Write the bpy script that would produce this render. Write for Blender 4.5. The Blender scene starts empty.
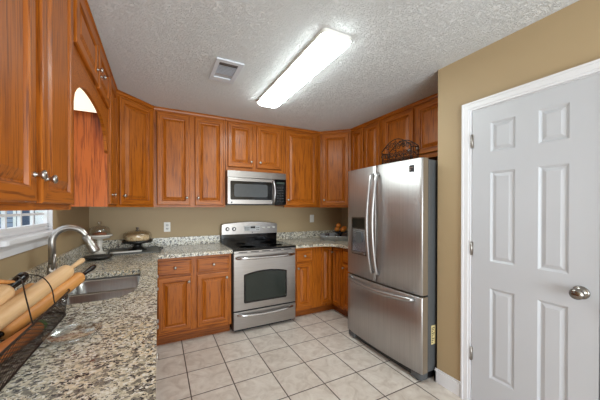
import bpy, bmesh, math, random
from mathutils import Vector, Matrix
S = bpy.context.scene
C = S.collection
PI = math.pi
random.seed(4)

# ------------------------------------------------------------------ camera, world, exposure
CAMH = 1.3624
cd = bpy.data.cameras.new('camera'); cam = bpy.data.objects.new('camera', cd); C.objects.link(cam)
cam.location = (0, 0, CAMH)
cam.rotation_euler = (PI/2 - 0.0068, 0, -0.4656)
cd.sensor_fit = 'HORIZONTAL'; cd.sensor_width = 36; cd.lens = 264.4565*36/600
cd.shift_x = (300-291.2244)/600; cd.shift_y = (210.0439-200)/600
cd.clip_start = 0.02; cd.clip_end = 200
S.camera = cam
S.view_settings.view_transform = 'Standard'; S.view_settings.look = 'None'
S.view_settings.gamma = 1; S.view_settings.use_curve_mapping = False
S.view_settings.exposure = 1.1

w = bpy.data.worlds.new('daylight'); S.world = w; w.use_nodes = True
bg = w.node_tree.nodes['Background']; bg.inputs[0].default_value = (0.88, 0.94, 1.0, 1); bg.inputs[1].default_value = 0.9
def area(name, loc, rot, sx, sy, power, col):
    l = bpy.data.lights.new(name, 'AREA'); l.shape = 'RECTANGLE'; l.size = sx; l.size_y = sy; l.energy = power; l.color = col
    o = bpy.data.objects.new(name, l); C.objects.link(o); o.location = loc; o.rotation_euler = rot; return o
# fill light added behind the viewpoint, tilted up to brighten room and ceiling
area('rear_fill_light', (.65, -2.25, 1.15), (math.radians(124), 0, 0), 2.4, 1.7, 56, (.85, .95, 1))
LAMP_STRENGTH = 11.0
UNDER_STRENGTH = 0.5

# ------------------------------------------------------------------ colours and materials
def lin(r, g, b):
    f = lambda c: (c/255/12.92) if c/255 <= .04045 else ((c/255+.055)/1.055)**2.4
    return (f(r), f(g), f(b), 1)

class NT:
    def __init__(s, name):
        s.m = bpy.data.materials.new(name); s.m.use_nodes = True
        s.t = s.m.node_tree; s.p = s.t.nodes['Principled BSDF']; s.out = s.t.nodes['Material Output']
    def n(s, typ, **kw):
        nd = s.t.nodes.new(typ)
        for k, v in kw.items():
            if k in nd.inputs: nd.inputs[k].default_value = v
            else: setattr(nd, k, v)
        return nd
    def l(s, a, b): s.t.links.new(a, b)
    def set(s, **kw):
        for k, v in kw.items(): s.p.inputs[k.replace('_', ' ')].default_value = v
    def coords(s, scale=(1, 1, 1), rand=False, kind='Object', rot=(0, 0, 0)):
        tc = s.n('ShaderNodeTexCoord'); mp = s.n('ShaderNodeMapping')
        mp.inputs['Scale'].default_value = scale; mp.inputs['Rotation'].default_value = rot
        src = tc.outputs[kind]
        if rand:
            oi = s.n('ShaderNodeObjectInfo'); mu = s.n('ShaderNodeMath', operation='MULTIPLY'); mu.inputs[1].default_value = 37.0
            s.l(oi.outputs['Random'], mu.inputs[0]); ad = s.n('ShaderNodeVectorMath', operation='ADD')
            s.l(src, ad.inputs[0]); s.l(mu.outputs[0], ad.inputs[1]); src = ad.outputs[0]
        s.l(src, mp.inputs[0]); return mp.outputs[0]
    def noise(s, vec, scale, detail=4, rough=.5, dist=0):
        nd = s.n('ShaderNodeTexNoise'); nd.inputs['Scale'].default_value = scale; nd.inputs['Detail'].default_value = detail
        nd.inputs['Roughness'].default_value = rough; nd.inputs['Distortion'].default_value = dist
        s.l(vec, nd.inputs['Vector']); return nd.outputs['Fac']
    def ramp(s, fac, stops, const=False):
        r = s.n('ShaderNodeValToRGB'); e = r.color_ramp.elements
        if const: r.color_ramp.interpolation = 'CONSTANT'
        while len(e) < len(stops): e.new(.5)
        for el, (p, c) in zip(e, stops): el.position = p; el.color = c
        s.l(fac, r.inputs[0]); return r.outputs[0]
    def mix(s, fac, a, b, mode='MIX'):
        m = s.n('ShaderNodeMix', data_type='RGBA', blend_type=mode)
        for v, i in ((fac, 0), (a, 6), (b, 7)):
            if hasattr(v, 'links'): s.l(v, m.inputs[i])
            else: m.inputs[i].default_value = v
        return m.outputs[2]
    def bump(s, h, strength=.3, dist=.005):
        b = s.n('ShaderNodeBump'); b.inputs['Strength'].default_value = strength; b.inputs['Distance'].default_value = dist
        s.l(h, b.inputs['Height']); s.l(b.outputs[0], s.p.inputs['Normal'])

def flat(name, rgb, rough=.5, metal=0, **kw):
    a = NT(name); v = a.coords(rand=False)
    n_ = a.noise(v, 30, 3)
    c = lin(*rgb); d = tuple(x*.93 for x in c[:3])+(1,)
    a.l(a.ramp(n_, [(.3, d), (.7, c)]), a.p.inputs['Base Color'])
    a.set(Roughness=rough, Metallic=metal, **kw); return a.m

def oak(name, horiz=False, base=(172, 94, 18), dark=(134, 66, 8), light=(190, 116, 32)):
    a = NT(name)
    sc = (1.1, 12, 15) if horiz else (15, 12, 1.1)
    v = a.coords(sc, rand=True)
    n1 = a.noise(v, 1.0, 6, .62, .6)
    col = a.ramp(n1, [(.30, lin(*dark)), (.45, lin(*base)), (.62, lin(*base)), (.78, lin(*light))])
    sc2 = (5, 110, 140) if horiz else (140, 110, 5)
    v2 = a.coords(sc2, rand=True)
    n2 = a.noise(v2, 1.0, 3, .6)
    pores = a.ramp(n2, [(.36, (.30, .22, .16, 1)), (.50, (1, 1, 1, 1))])
    col = a.mix(.75, col, pores, 'MULTIPLY')
    a.l(col, a.p.inputs['Base Color'])
    a.set(Roughness=.42, Coat_Weight=.12, Specular_IOR_Level=.35, Coat_Roughness=.2)
    a.bump(n2, .12, .001); return a.m

def steel(name, rgb=(176, 170, 166), rough=.3, axis='x'):
    a = NT(name)
    v = a.coords((2, 2, 160) if axis == 'x' else (160, 160, 2))
    n1 = a.noise(v, 1, 3)
    c = lin(*rgb); d = tuple(x*.86 for x in c[:3])+(1,)
    a.l(a.ramp(n1, [(.3, d), (.7, c)]), a.p.inputs['Base Color'])
    v2 = a.coords((1, 1, 1)); n2 = a.noise(v2, 4, 3, .5, .8)
    mr = a.n('ShaderNodeMapRange'); mr.inputs['To Min'].default_value = rough-.06; mr.inputs['To Max'].default_value = rough+.08
    a.l(n2, mr.inputs[0]); a.l(mr.outputs[0], a.p.inputs['Roughness'])
    a.set(Metallic=1.0); a.bump(n1, .04, .001); return a.m

def granite():
    a = NT('granite'); v = a.coords((1, 1, 1), kind='Object')
    dn = a.n('ShaderNodeTexNoise'); dn.inputs['Scale'].default_value = 90; dn.inputs['Detail'].default_value = 3; a.l(v, dn.inputs['Vector'])
    sb = a.n('ShaderNodeVectorMath', operation='SUBTRACT'); sb.inputs[1].default_value = (.5, .5, .5); a.l(dn.outputs['Color'], sb.inputs[0])
    sc_ = a.n('ShaderNodeVectorMath', operation='SCALE'); sc_.inputs['Scale'].default_value = .022; a.l(sb.outputs[0], sc_.inputs[0])
    ad = a.n('ShaderNodeVectorMath', operation='ADD'); a.l(v, ad.inputs[0]); a.l(sc_.outputs[0], ad.inputs[1]); vd = ad.outputs[0]
    def cells(scale, stretch=(1, 1, 1)):
        mp = a.n('ShaderNodeMapping'); mp.inputs['Scale'].default_value = stretch; mp.inputs['Rotation'].default_value = (0, 0, .5); a.l(vd, mp.inputs[0])
        vo = a.n('ShaderNodeTexVoronoi'); vo.inputs['Scale'].default_value = scale; a.l(mp.outputs[0], vo.inputs['Vector'])
        sp = a.n('ShaderNodeSeparateXYZ'); a.l(vo.outputs['Color'], sp.inputs[0]); return sp.outputs
    big = a.noise(v, 1.6, 2, .5)
    base1 = a.mix(a.ramp(big, [(.42, (0, 0, 0, 1)), (.58, (1, 1, 1, 1))]), lin(216, 212, 198), lin(222, 202, 168))
    c1 = cells(88, (1, 1.3, 1)); c2 = cells(150, (1, 1.3, 1)); c3 = cells(56, (1, 1.5, 1))
    c = a.mix(a.ramp(c1[0], [(.0, (0, 0, 0, 1)), (.50, (1, 1, 1, 1))], True), base1, lin(188, 180, 160))
    c = a.mix(a.ramp(c1[1], [(.0, (0, 0, 0, 1)), (.84, (1, 1, 1, 1))], True), c, lin(138, 133, 124))
    c = a.mix(a.ramp(c2[0], [(.0, (0, 0, 0, 1)), (.80, (1, 1, 1, 1))], True), c, lin(62, 60, 62))
    c = a.mix(a.ramp(c2[1], [(.0, (0, 0, 0, 1)), (.82, (1, 1, 1, 1))], True), c, lin(234, 230, 222))
    c = a.mix(a.ramp(c3[0], [(.0, (0, 0, 0, 1)), (.86, (.75, .75, .75, 1))], True), c, lin(88, 84, 82))
    c = a.mix(a.ramp(c1[2], [(.0, (0, 0, 0, 1)), (.993, (1, 1, 1, 1))], True), c, lin(104, 58, 44))
    a.l(c, a.p.inputs['Base Color']); a.set(Roughness=.18); return a.m

def tiles(T=.3139, ox=.2086, oy=2.9673):
    a = NT('floor_tile'); tc = a.n('ShaderNodeTexCoord'); sp = a.n('ShaderNodeSeparateXYZ'); a.l(tc.outputs['Object'], sp.inputs[0])
    ds = []
    for i, o in ((0, ox), (1, oy)):
        s1 = a.n('ShaderNodeMath', operation='SUBTRACT'); a.l(sp.outputs[i], s1.inputs[0]); s1.inputs[1].default_value = o - 40*T
        s2 = a.n('ShaderNodeMath', operation='DIVIDE'); a.l(s1.outputs[0], s2.inputs[0]); s2.inputs[1].default_value = T
        fr = a.n('ShaderNodeMath', operation='FRACT'); a.l(s2.outputs[0], fr.inputs[0])
        h = a.n('ShaderNodeMath', operation='SUBTRACT'); a.l(fr.outputs[0], h.inputs[0]); h.inputs[1].default_value = .5
        ab = a.n('ShaderNodeMath', operation='ABSOLUTE'); a.l(h.outputs[0], ab.inputs[0])
        fl = a.n('ShaderNodeMath', operation='FLOOR'); a.l(s2.outputs[0], fl.inputs[0]); ds.append((ab, fl))
    mx = a.n('ShaderNodeMath', operation='MAXIMUM'); a.l(ds[0][0].outputs[0], mx.inputs[0]); a.l(ds[1][0].outputs[0], mx.inputs[1])
    gr = a.n('ShaderNodeMapRange'); gr.inputs['From Min'].default_value = .484; gr.inputs['From Max'].default_value = .490
    a.l(mx.outputs[0], gr.inputs[0])
    cb = a.n('ShaderNodeCombineXYZ'); a.l(ds[0][1].outputs[0], cb.inputs[0]); a.l(ds[1][1].outputs[0], cb.inputs[1])
    wn = a.n('ShaderNodeTexWhiteNoise'); a.l(cb.outputs[0], wn.inputs['Vector'])
    ad = a.n('ShaderNodeVectorMath', operation='ADD'); a.l(tc.outputs['Object'], ad.inputs[0]); a.l(wn.outputs['Color'], ad.inputs[1])
    n1 = a.noise(ad.outputs[0], 9, 6, .62, 1.2)
    c = a.ramp(n1, [(.32, lin(198, 185, 174)), (.5, lin(216, 206, 196)), (.68, lin(228, 220, 211))])
    tint = a.ramp(wn.outputs['Value'], [(0, (.93, .92, .91, 1)), (1, (1, 1, 1, 1))])
    c = a.mix(1.0, c, tint, 'MULTIPLY')
    c = a.mix(gr.outputs[0], c, lin(84, 70, 64))
    a.l(c, a.p.inputs['Base Color']); a.set(Roughness=.42)
    inv = a.n('ShaderNodeMath', operation='SUBTRACT'); inv.inputs[0].default_value = 1; a.l(gr.outputs[0], inv.inputs[1])
    a.bump(inv.outputs[0], .5, .003); return a.m

def ceiling_mat():
    a = NT('ceiling_texture'); v = a.coords((1, 1, 1))
    n1 = a.noise(v, 30, 5, .65, 2.4)
    r = a.ramp(n1, [(.44, (0, 0, 0, 1)), (.56, (1, 1, 1, 1))])
    n2 = a.noise(v, 70, 4, .6, 1.0)
    m = a.mix(.35, r, n2)
    a.set(Roughness=.9)
    a.p.inputs['Base Color'].default_value = lin(226, 227, 228)
    a.bump(m, .75, .012); return a.m

def paint(name, rgb, rough=.6, bump=.1):
    a = NT(name); v = a.coords((1, 1, 1)); n1 = a.noise(v, 180, 3); n2 = a.noise(v, 1.5, 2)
    c = lin(*rgb); d = tuple(x*.96 for x in c[:3])+(1,)
    a.l(a.ramp(n2, [(.3, d), (.7, c)]), a.p.inputs['Base Color']); a.set(Roughness=rough); a.bump(n1, bump, .001); return a.m

def glass(name, tint=(1, 1, 1), refl=.10, rough=.02, mx_=.85):
    a = NT(name); t = a.n('ShaderNodeBsdfTransparent'); t.inputs[0].default_value = (*tint, 1)
    g = a.n('ShaderNodeBsdfGlossy'); g.inputs['Roughness'].default_value = rough
    lw = a.n('ShaderNodeLayerWeight'); lw.inputs[0].default_value = .35
    mr = a.n('ShaderNodeMapRange'); mr.inputs['To Min'].default_value = refl; mr.inputs['To Max'].default_value = mx_
    pw = a.n('ShaderNodeMath', operation='POWER'); a.l(lw.outputs['Facing'], pw.inputs[0]); pw.inputs[1].default_value = 2.2
    a.l(pw.outputs[0], mr.inputs[0])
    mx = a.n('ShaderNodeMixShader'); a.l(mr.outputs[0], mx.inputs[0]); a.l(t.outputs[0], mx.inputs[1]); a.l(g.outputs[0], mx.inputs[2])
    a.l(mx.outputs[0], a.out.inputs[0]); return a.m

def emit(name, rgb, st):
    a = NT(name); a.set(Emission_Strength=st, Roughness=.4); a.p.inputs['Base Color'].default_value = lin(*rgb)
    a.p.inputs['Emission Color'].default_value = lin(*rgb); return a.m

def wood(name, rgb, drk, axis=2, rough=.5):
    a = NT(name); sc = [22, 22, 22]; sc[axis] = 2.2
    v = a.coords(tuple(sc), rand=True); n1 = a.noise(v, 1.2, 5, .6, .5)
    a.l(a.ramp(n1, [(.35, lin(*drk)), (.65, lin(*rgb))]), a.p.inputs['Base Color']); a.set(Roughness=rough); return a.m

OV = oak('oak_vertical_grain'); OH = oak('oak_horizontal_grain', True)
OSIDE = oak('oak_side_panel', False, (196, 100, 40), (150, 64, 16), (212, 126, 66))
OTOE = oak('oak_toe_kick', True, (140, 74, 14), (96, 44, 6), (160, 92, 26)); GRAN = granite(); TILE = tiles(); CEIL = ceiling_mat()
TAN = paint('tan_wall_paint', (180, 157, 122)); WHITE = paint('white_trim_paint', (232, 232, 236), .35, .02)
DOORW = paint('white_door_paint', (198, 200, 206), .4, .03)
STEELX = steel('stainless_horizontal_brush'); STEELZ = steel('stainless_vertical_brush', (190, 187, 186), .40, 'z')
STEELD = steel('stainless_dark', (128, 120, 116), .34, 'z')
SATIN = steel('satin_steel', (188, 186, 186), .36); CHROME = steel('brushed_nickel', (186, 181, 176), .33); BRIGHT = steel('polished_steel', (206, 204, 204), .22); SINKS = steel('sink_steel', (168, 166, 164), .3, 'z')
BLACKG = flat('black_glass', (10, 10, 12), .12); BLACKP = flat('black_plastic', (22, 22, 24), .35)
DGREY = flat('dark_grey_paint', (84, 86, 88), .45); GASKET = flat('door_edge_liner', (122, 108, 92), .5)
DARK = flat('dark_recess', (18, 15, 13), .8)
WPLA = flat('white_plastic', (236, 234, 228), .35); PORC = flat('white_ceramic', (238, 232, 224), .15)
GLASS = glass('clear_glass', (.95, .96, .96), .13); WGLASS = glass('window_glass', (.97, .99, 1), .03, .01, .14)
OGLASS = flat('oven_window_glass', (40, 46, 42), .07)
MGLASS = flat('microwave_window_mesh', (74, 76, 78), .2)
WIRE = flat('dark_bronze_wire', (48, 36, 30), .45, .6)
PALEW = wood('pale_maple', (228, 190, 144), (208, 164, 116)); ORANGEW = wood('orange_beech', (212, 150, 84), (188, 122, 58))
TINT = flat('galvanised_metal', (206, 210, 216), .4, .45)

# ------------------------------------------------------------------ mesh helpers
def box(bm, x0, x1, y0, y1, z0, z1, mi=0, bev=0):
    vs = [bm.verts.new(p) for p in ((x0,y0,z0),(x1,y0,z0),(x1,y1,z0),(x0,y1,z0),(x0,y0,z1),(x1,y0,z1),(x1,y1,z1),(x0,y1,z1))]
    fs = []
    for q in ((0,3,2,1),(4,5,6,7),(0,1,5,4),(1,2,6,5),(2,3,7,6),(3,0,4,7)):
        f = bm.faces.new([vs[i] for i in q]); f.material_index = mi; fs.append(f)
    if bev:
        es = list({e for f in fs for e in f.edges})
        r = bmesh.ops.bevel(bm, geom=es, offset=bev, segments=2, affect='EDGES', profile=.5)
        for f in r['faces']: f.material_index = mi
    return vs

def prism(bm, pts, z0, z1, mi=0, axis='z', bev=0):
    """closed outline extruded along an axis. pts are (a,b): axis z -> (x,y); axis y -> (x,z); axis x -> (y,z)"""
    def P(a, b, t): return (a, b, t) if axis == 'z' else ((a, t, b) if axis == 'y' else (t, a, b))
    lo = [bm.verts.new(P(a, b, z0)) for a, b in pts]; hi = [bm.verts.new(P(a, b, z1)) for a, b in pts]
    fs = [bm.faces.new(lo), bm.faces.new(hi)]
    n = len(pts)
    for i in range(n): fs.append(bm.faces.new((lo[i], lo[(i+1) % n], hi[(i+1) % n], hi[i])))
    for f in fs: f.material_index = mi
    if bev:
        es = list(set(fs[0].edges) | set(fs[1].edges))
        r = bmesh.ops.bevel(bm, geom=es, offset=bev, segments=2, affect='EDGES')
        for f in r['faces']: f.material_index = mi

def rrect(x0, x1, y0, y1, r, n=6, corners=(1,1,1,1)):
    out = []
    for k, (cx, cy, a0) in enumerate(((x1-r, y1-r, 0), (x0+r, y1-r, 90), (x0+r, y0+r, 180), (x1-r, y0+r, 270))):
        if corners[k]:
            for i in range(n+1):
                a = math.radians(a0+90*i/n); out.append((cx+r*math.cos(a), cy+r*math.sin(a)))
        else:
            out.append(((x1, y1), (x0, y1), (x0, y0), (x1, y0))[k])
    return out

def tube(bm, pts, r, n=8, mi=0, closed=False, caps=True):
    """swept tube; r is a number or a list of radii"""
    P = [Vector(p) for p in pts]; N = len(P)
    R = r if isinstance(r, (list, tuple)) else [r]*N
    rings = []; up = None
    for i in range(N):
        if closed: t = P[(i+1) % N]-P[i-1]
        else: t = P[min(i+1, N-1)]-P[max(i-1, 0)]
        t.normalize()
        if up is None:
            up = Vector((0, 0, 1)) if abs(t.z) < .9 else Vector((1, 0, 0))
        side = t.cross(up); side.normalize(); up = side.cross(t); up.normalize()
        rings.append([bm.verts.new(P[i]+R[i]*(math.cos(2*PI*k/n)*side+math.sin(2*PI*k/n)*up)) for k in range(n)])
    M = N if closed else N-1
    for i in range(M):
        a, b = rings[i], rings[(i+1) % N]
        for k in range(n):
            f = bm.faces.new((a[k], a[(k+1) % n], b[(k+1) % n], b[k])); f.material_index = mi; f.smooth = True
    if caps and not closed:
        bm.faces.new(rings[0]).material_index = mi; bm.faces.new(rings[-1]).material_index = mi

def lathe(bm, prof, c=(0, 0, 0), n=28, mi=0, axis='z'):
    """prof: list of (radius, height)"""
    rings = []
    for r, h in prof:
        ring = []
        for k in range(n):
            a = 2*PI*k/n; x, y = r*math.cos(a), r*math.sin(a)
            if axis == 'z': p = (c[0]+x, c[1]+y, c[2]+h)
            elif axis == '-y': p = (c[0]+x, c[1]-h, c[2]+y)
            else: p = (c[0]+h, c[1]+x, c[2]+y)
            ring.append(bm.verts.new(p))
        rings.append(ring)
    for a, b in zip(rings, rings[1:]):
        for k in range(n):
            f = bm.faces.new((a[k], a[(k+1) % n], b[(k+1) % n], b[k])); f.material_index = mi; f.smooth = True
    for ring, (r, h) in ((rings[0], prof[0]), (rings[-1], prof[-1])):
        if r > 1e-4: bm.faces.new(ring).material_index = mi

def obj(name, bm, mats, parent=None, loc=(0, 0, 0), rot=None, smooth=False):
    bmesh.ops.remove_doubles(bm, verts=bm.verts, dist=1e-6)
    bmesh.ops.recalc_face_normals(bm, faces=bm.faces)
    me = bpy.data.meshes.new(name); bm.to_mesh(me); bm.free()
    for m in (mats if isinstance(mats, (list, tuple)) else [mats]): me.materials.append(m)
    o = bpy.data.objects.new(name, me); C.objects.link(o); o.location = loc
    if rot: o.rotation_euler = rot
    if parent: o.parent = parent
    return o

def tag(o, label, cat, group=None, kind=None):
    o['label'] = label; o['category'] = cat
    if group: o['group'] = group
    if kind: o['kind'] = kind
    return o

def thing(name, label, cat, loc=(0, 0, 0), rz=0, group=None):
    o = bpy.data.objects.new(name, None); C.objects.link(o); o.location = loc; o.rotation_euler = (0, 0, rz)
    o.empty_display_size = .05
    return tag(o, label, cat, group)

def struct(name, bm, m, parent=None, label=None):
    o = obj(name, bm, m, parent)
    if not parent: o['kind'] = 'structure'
    return o

def B(): return bmesh.new()

# ------------------------------------------------------------------ room dimensions
XL, YB, XR, XD, YC, H = -.657, 3.472, 2.66, 1.953, 1.335, 2.44
YF = -2.3      # where the room opens to the rest of the house

bm = B(); box(bm, XL-.15, XR+.15, YF, YB+.15, -.08, 0); struct('floor', bm, TILE)
bm = B(); box(bm, XL-.15, XR+.15, YF, YB+.15, H, H+.08); struct('ceiling', bm, CEIL)
bm = B(); box(bm, XL-.15, XR+.15, YB, YB+.12, 0, H); struct('wall_back', bm, TAN)
# left wall with the window opening
WY0, WY1, WZ0, WZ1 = 1.63, 2.392, 1.215, 2.06
bm = B()
box(bm, XL-.09, XL, YF, WY0, 0, H); box(bm, XL-.09, XL, WY1, YB, 0, H)
box(bm, XL-.09, XL, WY0, WY1, 0, WZ0-.025); box(bm, XL-.09, XL, WY0, WY1, WZ1, H)
struct('wall_left', bm, TAN)
bm = B(); box(bm, XR, XR+.12, YC, YB, 0, H); struct('wall_alcove', bm, TAN)
DY0, DY1, DZ = .482, 1.074, 2.028   # door leaf
bm = B()
box(bm, XD, XD+.12, YF, DY0-.02, 0, H); box(bm, XD, XD+.12, DY1+.012, YC, 0, H); box(bm, XD, XD+.12, DY0-.02, DY1+.012, DZ+.012, H)
box(bm, XD+.12, XR+.12, YC-.1, YC, 0, H)
struct('wall_right', bm, TAN)
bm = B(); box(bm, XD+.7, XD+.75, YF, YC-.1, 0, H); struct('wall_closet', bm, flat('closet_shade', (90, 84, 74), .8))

# casing: a stepped profile swept round the door
bm = B()


CW = .056
for (o0, o1, t) in ((0, CW, .012), (.014, CW, .018), (.044, CW, .024)):
    # hinge side, latch side, head
    box(bm, XD-t, XD, DY1+.010+o0, DY1+.010+o1, 0, DZ+.010+o1)
    box(bm, XD-t, XD, DY0-.018-o1, DY0-.018-o0, 0, DZ+.010+o1)
    box(bm, XD-t, XD, DY0-.018-o0, DY1+.010+o0, DZ+.010+o0, DZ+.010+o1)
# jamb
box(bm, XD, XD+.12, DY1+.003, DY1+.012, 0, DZ+.012); box(bm, XD, XD+.12, DY0-.02, DY0-.012, 0, DZ+.012)
box(bm, XD, XD+.12, DY0-.012, DY1+.003, DZ+.003, DZ+.012)
struct('trim_1', bm, WHITE)

# baseboard
bm = B()
prism(bm, [(YC+.012, 0), (YC+.012, .105), (DY1+.075, .105), (DY1+.075, 0)], XD-.008, XD, 0, 'x')
prism(bm, [(YC+.012, 0), (YC+.012, .088), (DY1+.075, .088), (DY1+.075, 0)], XD-.014, XD-.008, 0, 'x')
box(bm, XD-.014, XD+.06, YC, YC+.012, 0, .095)
struct('baseboard_right', bm, WHITE)

# the closet door: a moulded six panel leaf
def rings_panel(bm, x, y0, y1, z0, z1, prof, mi=0):
    """concentric rectangular rings; prof (inset, x offset)"""
    prev = None
    for ins, dx in prof:
        r = [bm.verts.new((x+dx, a, b)) for a, b in ((y0+ins, z0+ins), (y1-ins, z0+ins), (y1-ins, z1-ins), (y0+ins, z1-ins))]
        if prev:
            for k in range(4): bm.faces.new((prev[k], prev[(k+1) % 4], r[(k+1) % 4], r[k])).material_index = mi
        prev = r
    bm.faces.new(prev).material_index = mi
def leaf_mesh():
    bm = B(); X = XD-.006
    cols = [(.592, .720), (.830, .965)]
    rows = [(.245, .838), (1.012, 1.602), (1.732, 1.925)]
    ys = [DY0]+[c for cc in cols for c in cc]+[DY1]; zs = [.008]+[c for r in rows for c in r]+[DZ]
    for i in range(len(ys)-1):
        for j in range(len(zs)-1):
            if (ys[i], ys[i+1]) in cols and (zs[j], zs[j+1]) in rows:
                rings_panel(bm, X, ys[i], ys[i+1], zs[j], zs[j+1], [(0, 0), (.012, .009), (.016, .009), (.034, .002)])
            else:
                bm.faces.new([bm.verts.new(p) for p in ((X, ys[i], zs[j]), (X, ys[i+1], zs[j]), (X, ys[i+1], zs[j+1]), (X, ys[i], zs[j+1]))])
    for q in (((X, DY0), (X+.035, DY0)), ((X+.035, DY0), (X+.035, DY1)), ((X+.035, DY1), (X, DY1))):
        (xa, ya), (xb, yb) = q
        bm.faces.new([bm.verts.new(p) for p in ((xa, ya, .008), (xb, yb, .008), (xb, yb, DZ), (xa, ya, DZ))])
    bm.faces.new([bm.verts.new(p) for p in ((X, DY0, DZ), (X+.035, DY0, DZ), (X+.035, DY1, DZ), (X, DY1, DZ))])
    return bm
KNOBM = steel('dark_nickel_knob', (140, 134, 128), .22)
door = struct('door_1', leaf_mesh(), DOORW)
bm = B()
lathe(bm, [(.0, -.0), (.033, .0), (.034, .004), (.028, .009), (.012, .012), (.011, .030), (.018, .036), (.027, .046), (.029, .056), (.026, .066), (.014, .073), (.0, .075)], (0, 0, 0), 28, 0, 'x')
bmesh.ops.scale(bm, vec=(-1, 1, 1), verts=bm.verts)
k_ = obj('door_knob', bm, KNOBM, door, (XD-.006, .545, .928)); k_['label'] = 'round polished metal knob'
for z in (.355, 1.085, 1.825):
    bm = B(); box(bm, XD-.012, XD-.005, DY1-.006, DY1+.012, z-.045, z+.045)
    tube(bm, [(XD-.013, DY1+.003, z-.047), (XD-.013, DY1+.003, z+.047)], .006, 8)
    obj('hinge', bm, CHROME, door)

# window over the sink, outside it a lawn, a neighbour's wall and a fence
win = B()
xo = XL-.09
box(win, xo, XL, WY0, WY0+.012, WZ0, WZ1); box(win, xo, XL, WY1-.012, WY1, WZ0, WZ1); box(win, xo, XL, WY0+.012, WY1-.012, WZ1-.012, WZ1)
win = struct('window_1', win, WHITE)
bm = B(); xs = XL-.040
a0, a1 = WY0+.012, WY1-.012
box(bm, xs-.02, xs+.02, a0, a1, WZ0, WZ0+.045); box(bm, xs-.014, xs+.026, a0, a1, WZ0+.008, WZ0+.018); box(bm, xs-.014, xs+.026, a0, a1, WZ0+.030, WZ0+.038)
box(bm, xs-.02, xs+.02, a0, a0+.02, WZ0, WZ1-.012); box(bm, xs-.02, xs+.02, a1-.02, a1, WZ0, WZ1-.012)
box(bm, xs-.02, xs+.02, a0, a1, WZ1-.05, WZ1-.012); box(bm, xs-.02, xs+.02, a0, a1, 1.62, 1.66)
obj('sash', bm, WHITE, win)
for t in (.25, .5, .75):
    bm = B(); y = a0+.035+(a1-a0-.07)*t; box(bm, xs-.008, xs+.008, y-.008, y+.008, WZ0+.045, WZ1-.05); obj('muntin', bm, WHITE, win)
for z in (1.325, 1.44, 1.76):
    bm = B(); box(bm, xs-.007, xs+.007, a0+.035, a1-.035, z-.007, z+.007); obj('muntin', bm, WHITE, win)
bm = B(); box(bm, xs-.003, xs+.003, a0+.03, a1-.03, WZ0+.04, WZ1-.04); obj('pane', bm, WGLASS, win)
bm = B()
prism(bm, rrect(XL-.09, XL+.055, WY0-.005, WY1+.012, .02, 4, (1, 0, 0, 1)), WZ0-.025, WZ0, bev=.004)
obj('window_sill', bm, WHITE, win)
bm = B(); box(bm, XL, XL+.016, WY0-.005, WY1+.006, WZ0-.085, WZ0-.025); box(bm, XL, XL+.026, WY0-.005, WY1+.006, WZ0-.045, WZ0-.025); obj('apron', bm, WHITE, win)

LAWN = NT('lawn_grass'); v = LAWN.coords(); LAWN.l(LAWN.ramp(LAWN.noise(v, 6, 5), [(.3, lin(84, 112, 60)), (.7, lin(140, 168, 100))]), LAWN.p.inputs['Base Color']); LAWN.set(Roughness=.9)
bm = B(); box(bm, -30, XL-.16, -14, 26, -.5, -.4); o = struct('ground', bm, LAWN.m)
t = thing('neighbour_house', 'pale sided neighbouring house seen through the window above the sink', 'house', (-7, 12, -.4), -PI/2)
SID = NT('lap_siding'); v = SID.coords((1, 1, 1)); wv = SID.n('ShaderNodeTexWave', wave_type='BANDS', bands_direction='Z'); wv.inputs['Scale'].default_value = 2.2; SID.l(v, wv.inputs[0])
SID.l(SID.ramp(wv.outputs['Fac'], [(.05, lin(84, 96, 122)), (.2, lin(138, 152, 182))]), SID.p.inputs['Base Color'])
bm = B(); box(bm, -3, 0, -7, 7, 0, 3.0); obj('wall', bm, SID.m, t)
bm = B(); prism(bm, [(-3.4, 3.0), (.4, 3.0), (-1.5, 4.4)], -7.4, 7.4, 0, 'y'); obj('roof', bm, flat('shingles', (96, 92, 92), .9), t)
for y in (-3.6, .2, 2.7):
    bm = B(); box(bm, 0, .05, y, y+1.1, 1.0, 2.4); f_ = obj('window_frame', bm, WHITE, t)
    bm = B(); box(bm, .05, .06, y+.08, y+1.02, 1.08, 2.32); obj('pane', bm, flat('dark_pane', (58, 74, 104), .7), f_)

# ------------------------------------------------------------------ cabinetry
KNOBME = None
def knob(parent, x, y, z):
    global KNOBME
    if KNOBME is None:
        bm = B(); lathe(bm, [(.009, 0), (.007, .003), (.005, .008), (.0055, .014), (.012, .018), (.0145, .022), (.0135, .027), (.008, .030), (0, .031)], (0, 0, 0), 16, 0, '-y')
        bmesh.ops.recalc_face_normals(bm, faces=bm.faces)
        KNOBME = bpy.data.meshes.new('knob'); bm.to_mesh(KNOBME); bm.free(); KNOBME.materials.append(CHROME)
    o = bpy.data.objects.new('knob', KNOBME); C.objects.link(o); o.parent = parent; o.location = (x, y, z); return o

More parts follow.
